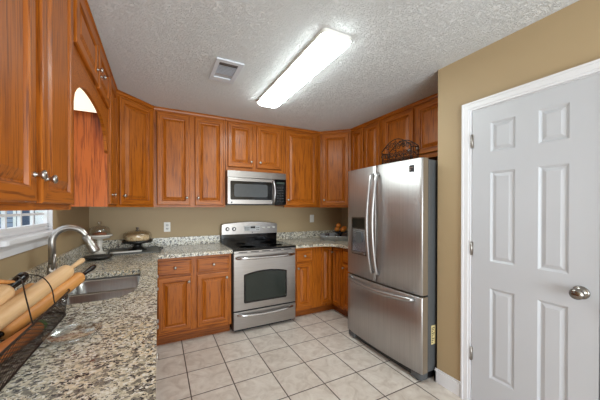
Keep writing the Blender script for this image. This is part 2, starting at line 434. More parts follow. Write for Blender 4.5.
def front(bm, x0, x1, z0, z1, yf, th=.019, frame=.055, flatslab=False):
    """raised panel door (or plain drawer front) whose face is at y=yf"""
    if flatslab: prof = [(0, th), (0, .006), (.004, .001), (.010, 0), (.016, .0015), (.019, .0015), (.022, 0)]
    else: prof = [(0, th), (0, .005), (.004, .001), (.008, 0), (frame-.010, 0), (frame-.005, .003), (frame-.001, .013), (frame+.005, .0145), (frame+.008, .013), (frame+.030, .003), (frame+.034, .001)]
    prev = None
    for ins, dy in prof:
        r = [bm.verts.new((a, yf+dy, b)) for a, b in ((x0+ins, z0+ins), (x1-ins, z0+ins), (x1-ins, z1-ins), (x0+ins, z1-ins))]
        if prev:
            for k in range(4):
                f = bm.faces.new((prev[k], prev[(k+1) % 4], r[(k+1) % 4], r[k]))
                f.material_index = 1 if (k % 2 == 0 and not (ins > frame and not flatslab)) or flatslab else 0
        prev = r
    f = bm.faces.new(prev); f.material_index = 1 if flatslab else 0
    bm.faces.new([bm.verts.new((a, yf+th, b)) for a, b in ((x0, z0), (x1, z0), (x1, z1), (x0, z1))])

def add_door(t, x0, x1, z0, z1, yf, kx, kz, frame=.055, name='door'):
    bm = B(); front(bm, 0, x1-x0, 0, z1-z0, 0, frame=frame)
    d = obj(name, bm, [OV, OH], t, (x0, yf, z0))
    if kx is not None: knob(d, kx-x0, 0, kz-z0)
    return d
def add_drawer(t, x0, x1, z0, z1, yf):
    bm = B(); front(bm, 0, x1-x0, 0, z1-z0, 0, flatslab=True)
    d = obj('drawer', bm, [OV, OH], t, (x0, yf, z0)); knob(d, (x1-x0)/2, 0, (z1-z0)/2); return d

UD = .31   # upper frame depth, doors add .02
def upper(label, loc, rz, wd, z0, doors, group, z1=H, gap=.001, crown=True, shelf=None):
    """loc: back left bottom corner (seen from the front) at the wall; doors (x0,x1,z0,z1,knob x,knob z) in local x, world z"""
    t = thing('wall_cabinet', label, 'cabinet', (loc[0], loc[1], z0), rz, group)
    bm = B(); hh = z1-z0-.002
    box(bm, gap, wd-gap, -UD+.02, -.002, .018, hh)                    # carcass
    # face frame
    box(bm, gap, .03, -UD, -UD+.02, 0, hh); box(bm, wd-.03, wd-gap, -UD, -UD+.02, 0, hh)
    box(bm, .03, wd-.03, -UD, -UD+.02, 0, .04, 1); box(bm, .03, wd-.03, -UD, -UD+.02, hh-.05, hh, 1)
    ds = sorted(doors)
    for a, b in zip(ds, ds[1:]): box(bm, a[1]-.012, b[0]+.012, -UD, -UD+.02, .04, hh-.05)
    obj('body', bm, [OV, OH], t)
    if crown:
        bm = B(); prism(bm, [(-UD, hh-.032), (-UD-.010, hh-.030), (-UD-.014, hh-.014), (-UD-.022, hh-.008), (-UD-.022, hh), (-UD, hh)], gap, wd-gap, 0, 'x'); obj('crown_moulding', bm, OH, t)
    for x0, x1, a, b, kx, kz in doors: add_door(t, x0, x1, a-z0, b-z0, -UD-.020, kx, kz-z0 if kz else None)
    return t

ZT = 2.388; ZB = 1.396; UB = 1.374
G = 'oak wall cabinets along the back wall'
x0 = XL+.61
upper('two door oak wall cabinet left of the microwave, above the white outlet', (x0, YB), 0, .714-x0, UB,
      [(-.011-x0, .317-x0, ZB, ZT, .282-x0, 1.478), (.37-x0, .693-x0, ZB, ZT, .402-x0, 1.478)], None)
upper('short oak wall cabinet directly above the microwave', (.716, YB), 0, .761, 1.812,
      [(.024, .333, 1.862, ZT, .309, 1.93), (.385, .722, 1.862, ZT, .425, 1.93)], None)
upper('single door oak wall cabinet right of the microwave', (1.479, YB), 0, (XR-.61)-1.480, UB,
      [(.025, .500, ZB, ZT, .052, 1.472)], None)
# diagonal corner cabinets
def diag_upper(label, cx, sgn):
    # local frame: origin at the middle of the diagonal face, x along it, -y outwards
    mx, my = (cx+sgn*(.61+.31)/2, YB-(.61+.31)/2)
    rz = sgn*PI/4
    t = thing('wall_cabinet', label, 'cabinet', (mx, my, UB), rz)
    R = Matrix.Rotation(-rz, 2)
    def L(x, y):
        v = R @ Vector((x-mx, y-my)); return (v.x, v.y)
    e = .003
    p = [(cx+sgn*e, YB-e), (cx+sgn*e, YB-.61+e), (cx+sgn*.31, YB-.61+e), (cx+sgn*(.61-e), YB-.31), (cx+sgn*(.61-e), YB-e)]
    pts = [L(*q) for q in p]
    bm = B(); hh = H-UB-.002
    prism(bm, [(a, b) for a, b in pts], .012, hh)
    w2 = .2105
    box(bm, -w2, -w2+.03, -.004, .004, 0, hh); box(bm, w2-.03, w2, -.004, .004, 0, hh)
    box(bm, -w2+.03, w2-.03, -.004, .004, 0, .04, 1); box(bm, -w2+.03, w2-.03, -.004, .004, hh-.05, hh, 1)
    obj('body', bm, [OV, OH], t)
    bm = B(); prism(bm, [(-.004, hh-.032), (-.014, hh-.030), (-.018, hh-.014), (-.026, hh-.008), (-.026, hh), (-.004, hh)], -w2, w2, 0, 'x'); obj('crown_moulding', bm, OH, t)
    add_door(t, -.182, .182, ZB-UB, ZT-UB, -.024, -.150, 1.478-UB)
    return t
diag_upper('oak corner wall cabinet set at an angle, left of all the back wall cabinets', XL, 1)
diag_upper('oak corner wall cabinet set at an angle, beside the refrigerator', XR, -1)

# right wall (faces -x)
RZ = -PI/2
upper('narrow two door oak wall cabinet between corner cabinet and refrigerator', (XR, YB-.612), RZ, .555, UB,
      [(.022, .250, ZB, ZT, None, None), (.272, .530, ZB, ZT, None, None)], None)
upper('oak wall cabinet above the refrigerator, behind the wire basket', (XR, YB-1.168), RZ, .962, 1.856,
      [(2.304-2.271, 2.304-1.866, 1.90, ZT, 2.304-1.895, 1.958), (2.304-1.832, 2.304-1.372, 1.90, ZT, 2.304-1.795, 1.958)], None)
# left wall (faces +x): rz +90, local x -> +y
LZ = PI/2
upper('nearest oak wall cabinet, large in the upper left with paired knobs', (XL, .66), LZ, .832, 1.356,
      [(.70-.66, 1.062-.66, 1.378, 2.33, 1.037-.66, 1.462), (1.106-.66, 1.462-.66, 1.378, 2.33, 1.128-.66, 1.458)], None)
upper('short oak wall cabinet above the arched valance and window', (XL, 1.493), LZ, .955, 2.085,
      [(.022, .505, 2.118, ZT, .465, 2.20), (.545, .935, 2.118, ZT, .575, 2.205)], None)
c5 = upper('narrow oak wall cabinet on the left wall next to the angled corner cabinet', (XL, 2.449), LZ, .411, UB,
      [(.022, .388, ZB, ZT, .060, 1.470)], None)
bm = B(); box(bm, -.0025, .0, -UD+.002, -.003, 0, H-UB-.07); obj('side_panel', bm, OSIDE, c5)['label'] = 'reddish oak end panel'

# arched valance board
bm = B()
y0, y1, zt = 1.494, 2.446, 2.083
arc = [(y0, 1.78)]
N = 22
for i in range(N+1):
    t_ = i/N; s_ = 2*t_-1
    arc.append((y0+.022+(y1-y0-.044)*t_, 1.80+.212*math.sqrt(max(0, 1-abs(s_)**2.6))))
arc.append((y1, 1.78))
lo = [(y, z) for y, z in arc]
xs0, xs1 = XL+UD-.018, XL+UD+.001
vsF = []
for X in (xs0, xs1):
    low = [bm.verts.new((X, y, z)) for y, z in lo]; top = [bm.verts.new((X, y, zt)) for y, z in lo]; vsF.append((low, top))
for i in range(len(lo)-1):
    for k in (0, 1):
        l_, t__ = vsF[k]; bm.faces.new((l_[i], l_[i+1], t__[i+1], t__[i]))
    bm.faces.new((vsF[0][0][i], vsF[0][0][i+1], vsF[1][0][i+1], vsF[1][0][i]))
    bm.faces.new((vsF[0][1][i], vsF[0][1][i+1], vsF[1][1][i+1], vsF[1][1][i]))
for k in (0, -1): bm.faces.new((vsF[0][0][k], vsF[1][0][k], vsF[1][1][k], vsF[0][1][k]))
tag(obj('arched_valance', bm, OH), 'arched oak valance board under the short cabinet over the window', 'valance')

# fluorescent fixture behind the valance
t = thing('under_cabinet_light', 'white fluorescent fixture glimpsed under the arch above the sink', 'light', (-.485, 1.97, 2.085))
bm = B(); box(bm, -.12, .12, -.40, .40, -.012, -.002, 0, .002); obj('housing', bm, WPLA, t)
bm = B(); prism(bm, rrect(-.115, .115, -.395, .395, .03, 4), -.028, -.012, bev=.004); obj('diffuser', bm, emit('under_light_diffuser', (255, 244, 222), UNDER_STRENGTH), t)

# base cabinets ------------------------------------------------------
BZ = .877; BD = .607
def base(label, loc, rz, wd, fronts, hollow=False, x_lo=.001, hi=BZ):
    t = thing('base_cabinet', label, 'cabinet', (loc[0], loc[1], 0), rz)
    bm = B()
    if hollow:
        box(bm, x_lo, .02, -BD+.02, -.003, .10, hi); box(bm, wd-.02, wd-.001, -BD+.02, -.003, .10, hi); box(bm, .02, wd-.02, -BD+.02, -.003, .10, .12)
    else: box(bm, x_lo, wd-.001, -BD+.02, -.003, .10, hi)
    box(bm, x_lo, .035, -BD, -BD+.02, .10, hi); box(bm, wd-.035, wd-.001, -BD, -BD+.02, .10, hi)
    box(bm, .035, wd-.035, -BD, -BD+.02, .10, .135, 1); box(bm, .035, wd-.035, -BD, -BD+.02, hi-.04, hi, 1)
    xs_ = sorted([f for f in fronts if f[0] == 'door'], key=lambda f: f[1])
    for a, b in zip(xs_, xs_[1:]): box(bm, a[2]-.01, b[1]+.01, -BD, -BD+.02, .135, hi-.04)
    if not hollow: box(bm, .035, wd-.035, -BD+.002, -BD+.02, .66, .715, 1)
    obj('body', bm, [OV, OH], t)
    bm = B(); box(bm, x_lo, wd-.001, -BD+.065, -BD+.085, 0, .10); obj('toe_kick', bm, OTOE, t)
    for f in fronts:
        if f[0] == 'door': add_door(t, f[1], f[2], f[3], f[4], -BD-.02, f[5], f[6])
        else: add_drawer(t, f[1], f[2], f[3], f[4], -BD-.02)
    return t
x0 = -.05
base('oak base cabinet left of the range with two drawers over two doors', (x0, YB), 0, .708-x0,
     [('door', -.008-x0, .300-x0, .135, .680, .272-x0, .625), ('door', .352-x0, .680-x0, .135, .680, .652-x0, .625),
      ('drawer', -.008-x0, .300-x0, .705, .845), ('drawer', .352-x0, .680-x0, .705, .845)])
base('narrow oak base cabinet right of the range with one drawer', (1.481, YB), 0, .262,
     [('door', .022, .243, .135, .680, .040, .628), ('drawer', .022, .243, .705, .845)])
# L shaped corner base with two hinged doors
t = thing('base_cabinet', 'oak corner base cabinet with two narrow doors meeting in the inside corner', 'cabinet', (XR, YB, 0))
bm = B()
prism(bm, [(1.744-XR, -.003), (1.744-XR, -BD), (-BD-.005, -BD), (-BD-.005, 2.655-YB), (-.003, 2.655-YB), (-.003, -.003)], .10, BZ)
obj('body', bm, [OV, OH], t)
bm = B()
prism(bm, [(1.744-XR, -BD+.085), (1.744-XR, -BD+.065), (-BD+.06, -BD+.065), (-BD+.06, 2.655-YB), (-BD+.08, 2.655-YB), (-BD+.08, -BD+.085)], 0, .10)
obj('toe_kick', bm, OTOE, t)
add_door(t, 1.866-XR, 2.026-XR, .135, .855, -BD-.02, None, None, .04)
bm = B(); front(bm, 0, .150, 0, .72, 0, frame=.038)
d = obj('door', bm, [OV, OH], t, (-BD-.025, -BD-.024, .135), (0, 0, -PI/2)); knob(d, .018, 0, .66)
base('oak base cabinet on the right wall just before the refrigerator, drawer over door', (XR, 2.653), RZ, .385,
     [('door', .022, .362, .135, .680, .045, .628), ('drawer', .022, .362, .705, .845)])
# left wall bases
base('oak base cabinet on the left wall nearest the viewer under the counter', (XL, -.30), LZ, .80,
     [('door', .03, .39, .135, .68, .36, .63), ('door', .42, .77, .135, .68, .45, .63), ('drawer', .03, .39, .705, .845), ('drawer', .42, .77, .705, .845)])
base('oak base cabinet on the left wall under the rolling pin basket', (XL, .502), LZ, .90,
     [('door', .03, .43, .135, .68, .40, .63), ('door', .47, .87, .135, .68, .50, .63), ('drawer', .03, .43, .705, .845), ('drawer', .47, .87, .705, .845)])
base('oak sink base cabinet on the left wall below the steel sink', (XL, 1.404), LZ, .93,
     [('door', .03, .45, .135, .68, .42, .63), ('door', .48, .90, .135, .68, .51, .63)], hollow=True)
base('oak base cabinet filling the left back corner under the counter', (XL, 2.336), LZ, .50,
     [('door', .03, .38, .135, .68, .345, .63), ('drawer', .03, .38, .705, .845)])

# ------------------------------------------------------------------ counters
def slab(bm, outer, holes, z0, z1, edge=.006):
    def ring(pts, z): return [bm.verts.new((x, y, z)) for x, y in pts]
    for z in (z0, z1):
        es = []
        for pts in [outer]+holes:
            vs = ring(pts, z)
            for i in range(len(vs)): es.append(bm.edges.new((vs[i], vs[(i+1) % len(vs)])))
        bmesh.ops.triangle_fill(bm, edges=es, use_beauty=True)
    for pts in [outer]+holes:
        a, b = ring(pts, z0), ring(pts, z1); n = len(pts)
        for i in range(n): bm.faces.new((a[i], a[(i+1) % n], b[(i+1) % n], b[i]))
CZ = .914; CT = .035; CE = -.007; YE = YB-.657
# left counter: L shape with small inside radius and the sink cut-out
r = .03
inner = [(CE, YE-r)]+[(CE+r-r*math.cos(a), YE-r+r*math.sin(a)) for a in [PI/2*i/5 for i in range(1, 6)]]
outer = [(XL+.002, YB-.002), (XL+.002, -.30), (CE, -.30)]+inner+[(.711, YE), (.711, YB-.002)]
SX0, SX1, SY0, SY1 = -.49, -.108, 1.56, 2.235
def sink_outline(off=0):
    pts = []
    x0, x1, y0, y1 = SX0-off, SX1+off, SY0-off, SY1+off
    for cx, cy, rr, a0 in ((x1-.03, y1-.03, .03, 0), (x0+.05, y1-.05, .05, 90), (x0+.06, y0+.06, .06, 180), (x1-.16, y0+.16, .16, 270)):
        for i in range(7):
            a = math.radians(a0+15*i); pts.append((cx+rr*math.cos(a), cy+rr*math.sin(a)))
    return pts
ct = thing('countertop', 'speckled granite countertop running along the left wall to the range', 'countertop', (0, 0, CZ-CT))
bm = B(); slab(bm, outer, [sink_outline()], 0, CT); obj('slab', bm, GRAN, ct)
bm = B(); box(bm, XL+.027, .711, YB-.025, YB-.002, CZ, CZ+.102, 0, .002); tag(obj('backsplash', bm, GRAN), 'granite backsplash strip on the back wall left of the range', 'backsplash')
bm = B(); box(bm, XL+.002, XL+.025, -.30, YB-.002, CZ, CZ+.102, 0, .002); tag(obj('backsplash', bm, GRAN), 'granite backsplash strip along the left wall below the window', 'backsplash')
ct = thing('countertop', 'speckled granite countertop with curved inner corner right of the range', 'countertop', (0, 0, CZ-CT))
R2 = .22; XE = XR-.657
inn = [(XE-R2+R2*math.sin(a), YE-R2+R2*math.cos(a)) for a in [PI/2*i/8 for i in range(9)]]
outer = [(1.480, YB-.002), (1.480, YE)]+inn+[(XE, 2.268), (XR-.002, 2.268), (XR-.002, YB-.002)]
bm = B(); slab(bm, outer, [], 0, CT); obj('slab', bm, GRAN, ct)
bm = B(); box(bm, 1.480, XR-.027, YB-.025, YB-.002, CZ, CZ+.102, 0, .002); tag(obj('backsplash', bm, GRAN), 'granite backsplash strip on the back wall right of the range', 'backsplash')
bm = B(); box(bm, XR-.025, XR-.002, 2.268, YB-.002, CZ, CZ+.102, 0, .002); tag(obj('backsplash', bm, GRAN), 'granite backsplash strip on the right wall between corner and refrigerator', 'backsplash')

# undermount sink
sk = thing('sink', 'undermounted stainless steel double bowl sink in the granite counter', 'sink', (0, 0, CZ-CT))
def bowl(y0, y1, big):
    bm = B(); x0, x1 = SX0+.002, SX1-.002; zr, zb = -.012, -.19
    prev = None
    def outl(off, z):
        rr0 = .045; pts = []
        spec = ((x1-off, y1-off, .03, 0), (x0+off, y1-off, .045, 90), (x0+off, y0+off, .045, 180), (x1-off, y0+off, big, 270))
        for cx, cy, rr, a0 in spec:
            sx = -1 if a0 in (0, 270) else 1; sy = -1 if a0 in (0, 90) else 1
            for i in range(7):
                a = math.radians(a0+15*i); pts.append(bm.verts.new((cx+sx*rr+rr*math.cos(a), cy+sy*rr+rr*math.sin(a), z)))
        return pts
    for off, z in ((-.0, zr), (.006, zr-.004), (.010, -.15), (.020, -.18), (.045, zb)):
        r_ = outl(off, z)
        if prev:
            n = len(r_)
            for i in range(n): f = bm.faces.new((prev[i], prev[(i+1) % n], r_[(i+1) % n], r_[i])); f.smooth = True
        prev = r_
    bm.faces.new(prev)
    return obj('bowl', bm, SINKS, sk)
b1 = bowl(SY0+.004, 1.885, .15); b2 = bowl(1.905, SY1-.004, .03)
for b_, yy in ((b1, 1.73), (b2, 2.07)):
    bm = B(); lathe(bm, [(.042, -.189), (.040, -.186), (.030, -.188), (.0, -.189)], (-.30, yy, 0), 20); obj('drain', bm, CHROME, b_)
bm = B(); box(bm, SX0+.006, SX1-.004, 1.885, 1.905, -.016, -.011); obj('divider', bm, SINKS, sk)
bm = B()
# mounting flange ring just under the stone
n = len(sink_outline()); A_, B_ = sink_outline(.0), sink_outline(.02)
va = [bm.verts.new((x, y, -.004)) for x, y in A_]; vb = [bm.verts.new((x, y, -.004)) for x, y in B_]
vc = [bm.verts.new((x*1.0, y, -.014)) for x, y in A_]
for i in range(n):
    bm.faces.new((va[i], va[(i+1) % n], vb[(i+1) % n], vb[i])); bm.faces.new((va[i], va[(i+1) % n], vc[(i+1) % n], vc[i]))
obj('flange', bm, SINKS, sk)

# faucet
fc = thing('faucet', 'brushed nickel gooseneck pull-down faucet behind the sink', 'faucet', (-.562, 2.03, CZ))
bm = B(); lathe(bm, [(.030, .0), (.030, .006), (.027, .012), (.025, .05), (.022, .10), (.019, .12)], n=24); obj('base', bm, CHROME, fc)
bm = B()
pts = [(0, 0, .11), (0, 0, .248)]
R_ = .083
for i in range(1, 15):
    a = PI-math.radians(163)*i/14; pts.append((R_+R_*math.cos(a), 0, .248+R_*math.sin(a)))
tube(bm, pts, .0182, 16); obj('spout', bm, CHROME, fc)
ex, ez = pts[-1][0], pts[-1][2]; dx, dz = math.sin(math.radians(30)), -math.cos(math.radians(30))
dx, dz = .42, -.907
bm = B(); tube(bm, [(ex+dx*s, 0, ez+dz*s) for s in (-.004, .0, .03, .06, .100, .110)], [.018, .0205, .0215, .025, .031, .026], 16); obj('spray_head', bm, CHROME, fc)
bm = B(); tube(bm, [(.0, -.018, .09), (.012, -.045, .095)], .014, 12); tube(bm, [(.012, -.040, .095), (.02, -.046, .13), (.026, -.050, .185)], [.010, .0085, .007], 10); obj('lever_handle', bm, CHROME, fc)

# ------------------------------------------------------------------ range
rg = thing('range', 'stainless steel electric range with black cooktop between the base cabinets', 'oven', (.7155, YB-.02, 0))
RW = .7605; RF = -(YB-.02-2.812)        # front plane in local y
bm = B(); box(bm, 0, RW, RF+.020, 0, .03, .895); box(bm, .03, RW-.03, RF+.06, -.05, 0, .03); obj('body', bm, BLACKP, rg)
bm = B(); box(bm, -.0, RW, RF-.005, -.045, .895, .918, 0, .004); ck = obj('cooktop', bm, BLACKG, rg)
BUR = flat('burner_ring', (44, 44, 48), .25)
for x, y, r_ in ((.20, -.50, .10), (.56, -.50, .085), (.20, -.22, .075), (.56, -.22, .10)):
    bm = B(); lathe(bm, [(r_-.004, .9181), (r_-.004, .9185), (r_, .9185), (r_, .9181)], (x, y, 0), 36); obj('burner', bm, BUR, ck)
# oven door
def arch_outline(x0, x1, z0, z1, rise, n=10):
    pts = [(x0+.012, z0), (x1-.012, z0), (x1, z0+.012), (x1, z1-rise)]
    for i in range(1, n): 
        t_ = i/n; pts.append((x1+(x0-x1)*t_, z1-rise+rise*math.sin(PI*t_)**.8))
    pts += [(x0, z1-rise), (x0, z0+.012)]
    return pts
bm = B(); box(bm, .006, RW-.006, RF, RF+.018, .245, .868, 0, .004); od = obj('oven_door', bm, STEELX, rg)
bm = B(); prism(bm, arch_outline(.118, RW-.122, .318, .668, .035), RF-.002, RF+.004, 0, 'y'); obj('window_trim', bm, BLACKG, od)
bm = B(); prism(bm, arch_outline(.136, RW-.140, .338, .652, .032), RF-.004, RF-.001, 0, 'y'); obj('window', bm, OGLASS, od)
bm = B(); box(bm, .012, RW-.012, RF+.004, RF+.034, .870, .893)
sv = obj('vent_strip', bm, STEELX, rg)
bm = B()
for i in range(5): box(bm, .06+i*.135, .06+i*.135+.10, RF+.002, RF+.006, .876, .885)
obj('vent_slot', bm, BLACKP, sv)
def bar(x0, x1, z, yf, out, r, sag=0, n=12):
    pts = [(x0, yf+.004, z)]
    for i in range(n+1):
        t_ = i/n; pts.append((x0+.004+(x1-x0-.008)*t_, yf-out*min(1, 3.2*math.sin(PI*t_)**.8+.35)*1.0, z-sag*math.sin(PI*t_)))
    pts.append((x1, yf+.004, z)); return pts
bm = B(); tube(bm, bar(.035, RW-.035, .822, RF, .048, .012, .006), .0155, 12); obj('handle', bm, BRIGHT, od)
# drawer
bm = B(); box(bm, .006, RW-.006, RF, RF+.018, .040, .230, 0, .004); dr = obj('storage_drawer', bm, STEELX, rg)
bm = B(); tube(bm, bar(.05, RW-.05, .200, RF, .03, .01, .018), [.009]+[.014]*13+[.009], 12); obj('handle', bm, BRIGHT, dr)
# backguard
bm = B(); box(bm, 0, RW, -.055, -.0, .915, 1.03); bg_ = obj('backguard', bm, BLACKG, rg)
pts = [(0, 1.025), (RW, 1.025), (RW, 1.140)]
for i in range(0, 15):
    t_ = i/14; pts.append((RW-.012-(RW-.024)*t_, 1.156+.026*math.sin(PI*t_)))
pts += [(0, 1.140)]
bm = B(); prism(bm, pts, -.078, -.0, 0, 'y', .004); cp = obj('control_panel', bm, STEELX, rg)
for kx in (.070, .155):
    bm = B(); lathe(bm, [(.026, 0), (.026, .003)], (kx, -.079, 1.095), 24, 0, '-y'); kk = obj('dial_ring', bm, BLACKP, cp)
    bm = B(); lathe(bm, [(.017, 0), (.017, .018), (.014, .021), (0, .021)], (kx, -.081, 1.095), 20, 0, '-y'); box(bm, kx-.003, kx+.003, -.106, -.100, 1.08, 1.112); obj('dial', bm, BRIGHT, cp)
for kx in (.560, .635, .705):
    bm = B(); box(bm, kx-.020, kx+.020, -.083, -.079, 1.098, 1.112, 0, .002); lathe(bm, [(.010, 0), (.010, .014), (0, .015)], (kx, -.081, 1.100), 16, 0, '-y'); obj('dial', bm, WPLA, cp)
bm = B(); box(bm, .29, .51, -.081, -.077, 1.062, 1.130, 0, .002); kp = obj('keypad', bm, flat('silver_keypad', (196, 196, 196), .35), cp)
bm = B(); box(bm, .375, .440, -.083, -.080, 1.097, 1.122); obj('display', bm, BLACKG, kp)
bm = B()
for i in range(2):
    for j in range(3): box(bm, .300+j*.022, .316+j*.022, -.0825, -.0808, 1.072+i*.026, 1.082+i*.026)
    for j in range(2): box(bm, .456+j*.024, .474+j*.024, -.0825, -.0808, 1.072+i*.026, 1.082+i*.026)
obj('buttons', bm, DGREY, kp)
bm = B(); lathe(bm, [(.009, 0), (.009, .002)], (.40, -.079, 1.043), 16, 0, '-y'); obj('logo', bm, DGREY, cp)

# ------------------------------------------------------------------ microwave
mw = thing('microwave', 'stainless over-the-range microwave below the short cabinet', 'microwave', (.7165, YB-.003, 1.402))
MW = .7585; MF = -.385; MH = .408
bm = B(); box(bm, 0, MW, MF+.03, 0, 0, MH-.001); obj('body', bm, BLACKP, mw)
bm = B(); box(bm, 0, MW, MF, MF+.03, MH-.083, MH-.002, 0, .004)
for i in range(4): box(bm, .02, MW-.02, MF-.001, MF+.002, MH-.03-i*.008, MH-.027-i*.008)
obj('vent_grille', bm, STEELX, mw)
DW = .595
bm = B(); box(bm, 0, DW, MF-.004, MF+.028, .008, MH-.086, 0, .006); md = obj('door', bm, STEELX, mw)
bm = B(); prism(bm, rrect(.036, .560, .062, .284, .014), MF-.0065, MF-.003, 0, 'y'); obj('window_surround', bm, BLACKG, md)
bm = B(); prism(bm, rrect(.080, .500, .096, .250, .025), MF-.0085, MF-.006, 0, 'y'); obj('window', bm, MGLASS, md)
bm = B(); lathe(bm, [(.010, 0), (.010, .002)], (.050, MF-.004, .030), 16, 0, '-y'); obj('logo', bm, DGREY, md)
bm = B(); box(bm, DW+.002, MW, MF-.002, MF+.03, .008, MH-.086, 0, .004); pc = obj('control_panel', bm, BLACKG, mw)
bm = B(); box(bm, DW+.03, MW-.025, MF-.004, MF-.002, .268, .292); obj('display', bm, emit('green_display', (44, 56, 48), .05), pc)
bm = B()
for i in range(6):
    for j in range(3): box(bm, DW+.032+j*.035, DW+.056+j*.035, MF-.0035, MF-.002, .045+i*.034, .056+i*.034)
obj('buttons', bm, flat('faint_buttons', (46, 47, 50), .4), pc)
bm = B()
hp = [(DW-.022, MF-.002, .022)]+[(DW-.022+.010*math.sin(PI*i/10), MF-.014-.035*math.sin(PI*i/10)**.6, .024+.280*i/10) for i in range(11)]+[(DW-.022, MF-.002, .306)]
tube(bm, hp, .0150, 12); obj('handle', bm, SATIN, md)

# ------------------------------------------------------------------ refrigerator (faces -x)
FY1 = 2.262; FWD = FY1-1.362
fr = thing('refrigerator', 'large stainless steel french door refrigerator with bottom freezer drawer', 'refrigerator', (XR-.02, FY1, 0), -PI/2)
# local: x along -world y (0..FWD), -y towards the room; body front at local y = FB
FB = -(XR-.02-1.885); FFR = -(XR-.02-1.800)
bm = B(); box(bm, 0, FWD, FB, -.02, .075, 1.745, 0, .006)
fbody = obj('body', bm, DGREY, fr)
bm = B(); box(bm, .02, FWD-.02, FB-.045, -.05, .012, .075); obj('kick_grille', bm, BLACKP, fr)
for xx in (.06, FWD-.06):
    bm = B(); prism(bm, rrect(xx-.05, xx+.05, FB-.07, FB+.02, .02), 0.02, .068); lathe(bm, [(.022, 0), (.022, .022)], (xx, FB-.03, 0), 16)
    obj('foot', bm, DGREY, fr)
CRV = .026
def fridge_front(name, xa, xb, za, zb, th=.078, mats=None):
    """bowed steel front; depth follows one curve across the whole appliance"""
    bm = B(); n = 14; rows = []
    def depth(x): s = (x/FWD)*2-1; return FFR+.012-CRV*(1-s*s)
    rr = .012
    xs = [xa+(xb-xa)*i/n for i in range(n+1)]
    xs = [xa+.0015, xa+.005]+[x for x in xs if xa+rr < x < xb-rr]+[xb-.005, xb-.0015]
    for x in [xa]+xs+[xb]:
        e = min(x-xa, xb-x); dd = rr*(1-math.sqrt(max(0, 1-(1-min(1, e/rr))**2)))
        rows.append((x, depth(x)+dd))
    back = FB-.004
    vt = [[bm.verts.new((x, y, z)) for x, y in rows] for z in (za, za+.004, zb-.004, zb)]
    for k, off in ((0, .004), (3, .004)):
        for v_ in vt[k]: v_.co.y += off
    for k in range(3):
        for i in range(len(rows)-1):
            f = bm.faces.new((vt[k][i], vt[k][i+1], vt[k+1][i+1], vt[k+1][i])); f.smooth = True
    bt = [[bm.verts.new((x, back, z)) for x, y in rows] for z in (za, zb)]
    for k, b_ in ((0, bt[0]), (3, bt[1])):
        for i in range(len(rows)-1): bm.faces.new((vt[k][i], vt[k][i+1], b_[i+1], b_[i])).material_index = 1
    for i in (0, -1): bm.faces.new((vt[0][i], vt[1][i], vt[2][i], vt[3][i], bt[1][i], bt[0][i])).material_index = 1
    bm.faces.new(bt[0]+bt[1][::-1]).material_index = 1
    return obj(name, bm, mats or [STEELZ, GASKET], fr), depth
MID = FWD/2-.012
zl = .675
d1, dep = fridge_front('door', .002, MID-.003, zl+.008, 1.755)
d2, _ = fridge_front('door', MID+.003, FWD-.002, zl+.008, 1.755)
d3, _ = fridge_front('freezer_drawer', .002, FWD-.002, .072, zl-.008)
bm = B(); box(bm, .01, FWD-.01, FB-.03, FB-.002, zl-.012, zl+.012); box(bm, MID-.008, MID+.008, FB-.03, FB-.002, zl, 1.75); obj('gasket', bm, DARK, fr)
def vhandle(px, par, s):
    bm = B(); y0 = dep(px)
    pts = [(px, y0+.004, 1.675), (px, y0-.020, 1.670)]
    for i in range(15):
        t_ = i/14; pts.append((px, y0-.026-.052*math.sin(PI*t_)**.8, 1.660-.880*t_))
    pts += [(px, y0-.020, .768), (px, y0+.004, .764)]
    tube(bm, pts, .0150, 12); h_ = obj('handle', bm, SATIN, par); return h_
vhandle(MID-.036, d1, -1); vhandle(MID+.034, d2, 1)
bm = B(); pts = [(.075, dep(.075)+.004, .640), (.078, dep(.078)-.03, .640)]
for i in range(17):
    t_ = i/16; x = .085+(FWD-.17)*t_; pts.append((x, dep(x)-.034-.012*math.sin(PI*t_), .640-.020*math.sin(PI*t_)))
pts += [(FWD-.078, dep(FWD-.078)-.03, .640), (FWD-.075, dep(FWD-.075)+.004, .640)]
tube(bm, pts, .0185, 12); obj('handle', bm, SATIN, d3)
# dispenser on the far (left) door
DX0, DX1, DZ0, DZ1 = .10, .335, .900, 1.275
bm = B()
yd = min(dep(DX0), dep(DX1))-.004
prism(bm, rrect(DX0, DX1, DZ0, DZ1, .012), yd, yd+.02, 0, 'y'); dp = obj('dispenser', bm, STEELD, d1)
bm = B(); prism(bm, rrect(DX0+.015, DX1-.015, 1.165, 1.262, .01), yd-.003, yd+.002, 0, 'y'); obj('dispenser_panel', bm, BLACKG, dp)
bm = B(); box(bm, DX0+.018, DX1-.018, yd-.0015, yd+.002, .935, 1.155); obj('recess', bm, steel('recess_blue_steel', (196, 204, 222), .25), dp)
bm = B(); box(bm, DX0+.018, DX1-.018, yd-.026, yd, .915, .930, 0, .003); obj('drip_tray', bm, STEELX, dp)
bm = B(); prism(bm, rrect(DX0+.075, DX1-.075, 1.02, 1.13, .02), yd-.010, yd-.001, 0, 'y'); obj('paddle', bm, DGREY, dp)
